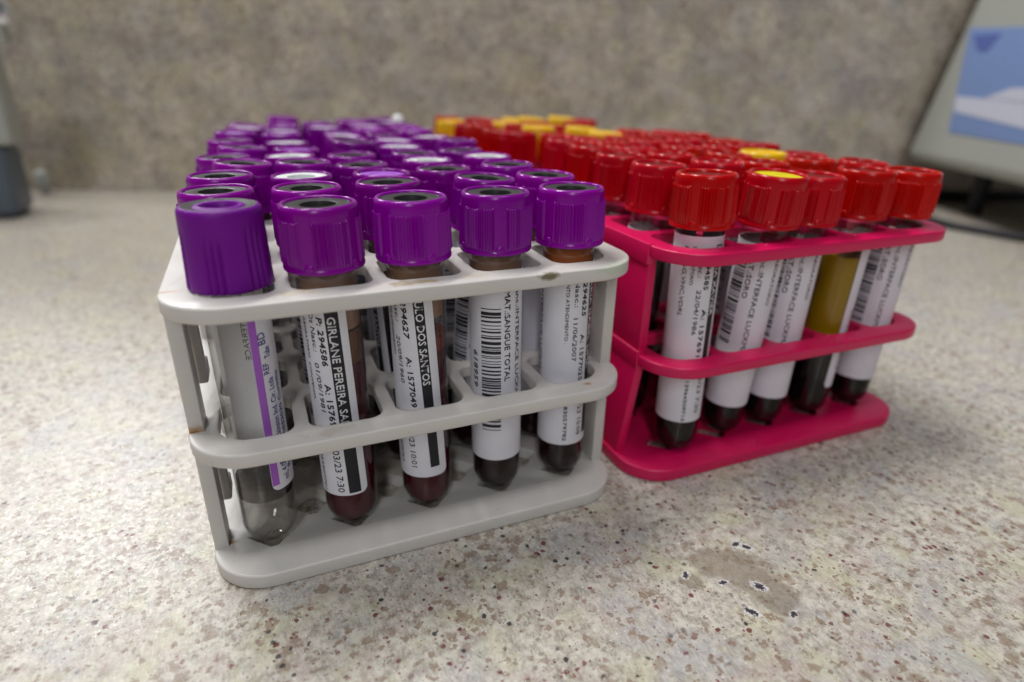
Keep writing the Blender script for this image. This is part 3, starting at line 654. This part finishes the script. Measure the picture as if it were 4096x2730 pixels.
vb = bmesh.new(); put_rect(vb, 118+th, 222+th, 62-ZO, 22.5-ZO); slice_x(vb, .6); wrap(vb, TR+.12, 0)
part('label_back', bm_mesh(vb, 'label_back'), M['paper_grey'], t, smooth=False)
vb = bmesh.new(); put_text(vb, 'Banc.:INTERFACE', 172+th, 61-ZO, 45.0-ZO, 1.2, bold=.02)
part('show_through_text', finish(vb, TR+.06, 'show_through_text'), M['ink_grey'], t, smooth=False)
LIQ['drop'] = me_liq(0, 17.0, TR-.3)
gelm = thin_glass('clear_liquid', (.90, .89, .88), (.45, .44, .43), .05)
part('liquid', LIQ['drop'], gelm, t)
part('gel_band', me_liq(13.2, 18.0, TR-.35, False), thin_glass('grey_gel_band', (.42, .41, .44), (.25, .24, .26), .2), t)
# small white bung standing on the last cap
wb = bm_mesh(lathe([(0, 0), (3.0, 0), (3.1, .4), (3.0, 3.0), (2.4, 4.3), (1.2, 5.0), (0, 5.1)], 32), 'white_bung')
o = link('rubber_bung', wb, M['white_stop']); o.location = ((hx(4)+5)*MM, hy(10)*MM, 78.6*MM)
tag(o, 'small white rubber bung at the far end of the white rack', 'bung')

# ------------------------------------------------------------------ red-capped tubes in the pink rack
RT = {(0, 0): (1.8, -1.3, 82.1), (0, 1): (2.2, -1.0, 81.7), (0, 2): (2.3, -1.4, 81.9), (0, 3): (3.7, -1.3, 82.1), (0, 4): (4.6, -1.8, 82.5), (1, 0): (3.9, -3.8, 81.5), (2, 0): (0.7, -1.5, 80.3), (3, 0): (1.4, -1.3, 81.0), (4, 0): (1.0, -1.7, 80.2), (4, 1): (3.5, -4.2, 80.4), (3, 2): (1.8, -1.7, 81.3), (0, 6): (2.8, -1.8, 81.6), (0, 7): (2.7, -0.8, 80.8), (0, 8): (1.1, 0.4, 81.5), (0, 10): (-1.6, 0.5, 80.6), (1, 7): (3.0, -0.6, 82.1), (1, 9): (3.2, -1.7, 81.1), (2, 10): (12.9, -6.4, 81.9), (2, 11): (5.4, -2.9, 80.2), (2, 6): (7.3, -3.9, 81.1), (2, 7): (5.8, -2.8, 81.5), (3, 10): (8.8, -4.2, 82.4), (3, 9): (10.7, -5.9, 81.1), (2, 2): (4.5, -4.3, 81.4), (4, 2): (1.8, -1.8, 80.3)}
for _k in RT:
    a_, b_, c_ = RT[_k]; RT[_k] = (max(-4, min(6.5, a_)), max(-3.8, min(1.5, b_)), min(c_, 82.2))
RSKIP = {(0, 5), (3, 7), (3, 8), (4, 7), (4, 8), (4, 9), (3, 11), (4, 11)}
YEL = {(0, 10), (1, 7), (1, 9), (2, 10), (2, 11), (2, 6), (2, 7), (3, 10), (3, 2)}
cs, sn = cos(PYAW), sin(PYAW)
def pk(a, b, z): return (PX+cs*a-sn*b, PY+sn*a+cs*b, z)
RF = {(0, 0): ('name_r', 'clot', 'red-capped tube leaning over two slots, exam list label, front left corner of pink rack', 'red'),
      (1, 0): ('code_r', 'clot', 'red-capped tube with a yellow disc in its cap, second in pink front row', 'yellow'),
      (2, 0): ('code_r', 'clot', 'red-capped tube with barcode label, middle of pink front row, half hidden', 'red'),
      (3, 0): ('edge_r', 'serum', 'red-capped tube showing yellow serum over black clot, fourth in pink front row', 'red'),
      (4, 0): ('code_r', 'clot', 'red-capped tube with barcode label, front right corner of the pink rack', 'red')}
pr2 = {}
for c in range(5):
    for r in range(NR):
        if (c, r) in RSKIP: continue
        if (c, r) in RF:
            lab, liq, label, stop = RF[(c, r)]
            t = make_tube(stop, lab, liq, 'red', {0: R(-60), 1: R(-48), 2: R(-30), 3: R(-80), 4: R(-20)}[c])
        else:
            ye = (c, r) in YEL
            lab = rr.choice(('rear_text', 'code_r', 'code_r', 'name_b')); key = (ye, lab)
            if key not in pr2: t = pr2[key] = make_tube('yellowfull' if ye else 'red', lab, 'serum' if rr.random() < .35 else 'clot', 'yellow' if ye else 'red')
            else: t = copy_tree(pr2[key])
            label = '%s-capped tube, %s row back, %s in the pink rack' % ('yellow' if ye else 'red', ORD[r], CW[c])
        dx, dy, zt = RT.get((c, r), (2.6+rr.uniform(-1, 1.4), rr.uniform(-1.6, .2), 81.0+rr.uniform(-.5, .7)))
        bx, by = hx(c), hy(r)
        if (c, r) == (0, 0): bx, by = bx+2.2, by-3.2
        if (c, r) == (1, 0): bx, by = bx+3.0, by+.4
        place(t, pk(bx, by, ZO), pk(hx(c)+dx, hy(r)+dy, zt))
        if (c, r) not in RF:
            t.rotation_quaternion = t.rotation_quaternion @ Matrix.Rotation(rr.uniform(-1.6, .6), 3, 'Z').to_quaternion()
        tag(t, label, 'blood tube', 'red and yellow capped blood tubes in the pink rack')

# ------------------------------------------------------------------ instrument at the upper right
A = Vector((588.4, 298.6, 40)); E1 = Vector((-.432, -.902, 0)).normalized(); UP = Vector((.1675, -.0802, .9826)).normalized(); NB = E1.cross(UP).normalized()
if NB.x < 0: NB = -NB
inst = empty('lab_instrument', A*MM)
def hexa(o, e0, e1, u0, u1, n0, n1, bev, name, mat, parent, quad=None):
    bm = bmesh.new(); vs = bmesh.ops.create_cube(bm, size=1)['verts']
    for v in vs:
        e = e0 if v.co.x < 0 else e1; u = u0 if v.co.y < 0 else u1; n = n0 if v.co.z < 0 else n1
        if quad: e, u = quad[(v.co.x > 0, v.co.y > 0)]
        v.co = (E1*e+UP*u+NB*n)*MM
    if bev: bmesh.ops.bevel(bm, geom=bm.edges[:], offset=bev*MM, segments=5, profile=.5, affect='EDGES')
    return link(name, bm_mesh(bm, name), mat, parent)
hexa(inst, 0, 260, 0, 200, 0, 130, 9, 'body', M['body'], inst)
pn = hexa(inst, 0, 0, 0, 0, -.6, .5, .2, 'label_panel', M['panel'], inst, {(False, False): (49.8, 26.7), (True, False): (230, 24), (True, True): (230, 98), (False, True): (12.4, 110.1)})
hexa(inst, 0, 0, 0, 0, -1.0, -.55, 0, 'white_stripe', M['panel_light'], pn, {(False, False): (45.0, 43.5), (True, False): (230, 28), (True, True): (230, 50), (False, True): (38.5, 55.6)})
hexa(inst, 0, 0, 0, 0, -1.0, -.55, 0, 'swirl', M['panel_light'], pn, {(False, False): (75, 55), (True, False): (230, 51), (True, True): (230, 66), (False, True): (100, 63)})
hexa(inst, 0, 0, 0, 0, -1.05, -.55, 0, 'emblem', M['panel_dark'], pn, {(False, False): (38, 91), (True, False): (50, 90), (True, True): (58, 103), (False, True): (23, 104)})
for e in (60, 220):
    for n in (40, 110):
        bm = bmesh.new(); q = E1*e+NB*n; bmesh.ops.create_cone(bm, cap_ends=True, segments=24, radius1=6*MM, radius2=7*MM, depth=42*MM, matrix=Matrix.Translation(Vector((q.x*MM, q.y*MM, -19*MM))))
        link('foot', bm_mesh(bm, 'foot'), M['rubber'], inst)
tag(inst, 'grey benchtop instrument with a blue and white panel at upper right', 'lab instrument')
def cable(name, pts, r, label, mat):
    cu = bpy.data.curves.new(name, 'CURVE'); cu.dimensions = '3D'; s = cu.splines.new('NURBS'); s.points.add(len(pts)-1); s.order_u = 4; s.use_endpoint_u = True
    for p_, q in zip(s.points, pts): p_.co = (q[0]*MM, q[1]*MM, q[2]*MM, 1)
    cu.bevel_depth = r*MM; cu.bevel_resolution = 5; cu.resolution_u = 16; cu.materials.append(mat)
    t_ = bpy.data.objects.new('tmp', cu); COL.objects.link(t_); dg = bpy.context.evaluated_depsgraph_get(); me = bpy.data.meshes.new_from_object(t_.evaluated_get(dg)); bpy.data.objects.remove(t_)
    o_ = link(name, me, None); tag(o_, label, 'cable', 'black cables on the counter'); return o_
cable('power_cable', [(560, 275, 3), (531, 234, 3), (515, 204, 3), (519, 180, 3), (526, 155, 3), (545, 90, 3), (600, 0, 3)], 3.0, 'thin black cable lying on the counter, nearer the pink rack', M['rubber'])
cable('power_cable', [(585, 305, 6), (604, 285, 6), (646, 265, 6), (700, 262, 6), (760, 225, 6), (820, 120, 6)], 5.5, 'thicker black cable lying under the grey instrument', M['rubber'])

# ------------------------------------------------------------------ instrument at the upper left, its knob
li = empty('lab_instrument', (-180*MM, 450*MM, 0))
def lbox(name, x0, x1, y0, y1, z0, z1, bev, mat, taper=0):
    bm = bmesh.new(); box(bm, x0+180, x1+180, y0-450, y1-450, z0, z1, bev)
    for v in bm.verts: v.co.x += taper*(v.co.z-z0*MM)
    return link(name, bm_mesh(bm, name), mat, li)
lbox('base', -230, -143, 437, 480, 1, 50, 6, M['base_blue'], .02)
lbox('body', -230, -136, 440, 476, 50.3, 120, 5, M['body'], .02)
bm = lathe([(0, 0), (7, 0), (9, 3), (9.5, 8), (8, 13), (5, 16), (0, 17)], 32)
hd = link('handle', bm_mesh(bm, 'handle'), M['chrome'], li); hd.location = ((-124+180)*MM, -10*MM, 128*MM)
lbox('bracket', -140, -122, 438, 452, 116, 130, 2, M['body'], 0)
tag(li, 'light grey instrument on a slate base, cut off at the left edge', 'lab instrument')
bm = lathe([(0, 0), (3.6, 0), (3.6, 8), (6.0, 9), (6.3, 15), (5.2, 19), (2.5, 21), (0, 21.2)], 32)
o = link('capped_vial', bm_mesh(bm, 'capped_vial'), M['body']); o.location = (-151*MM, 542*MM, 0)
tag(o, 'tiny pale capped vial by the wall beside the left instrument', 'vial')
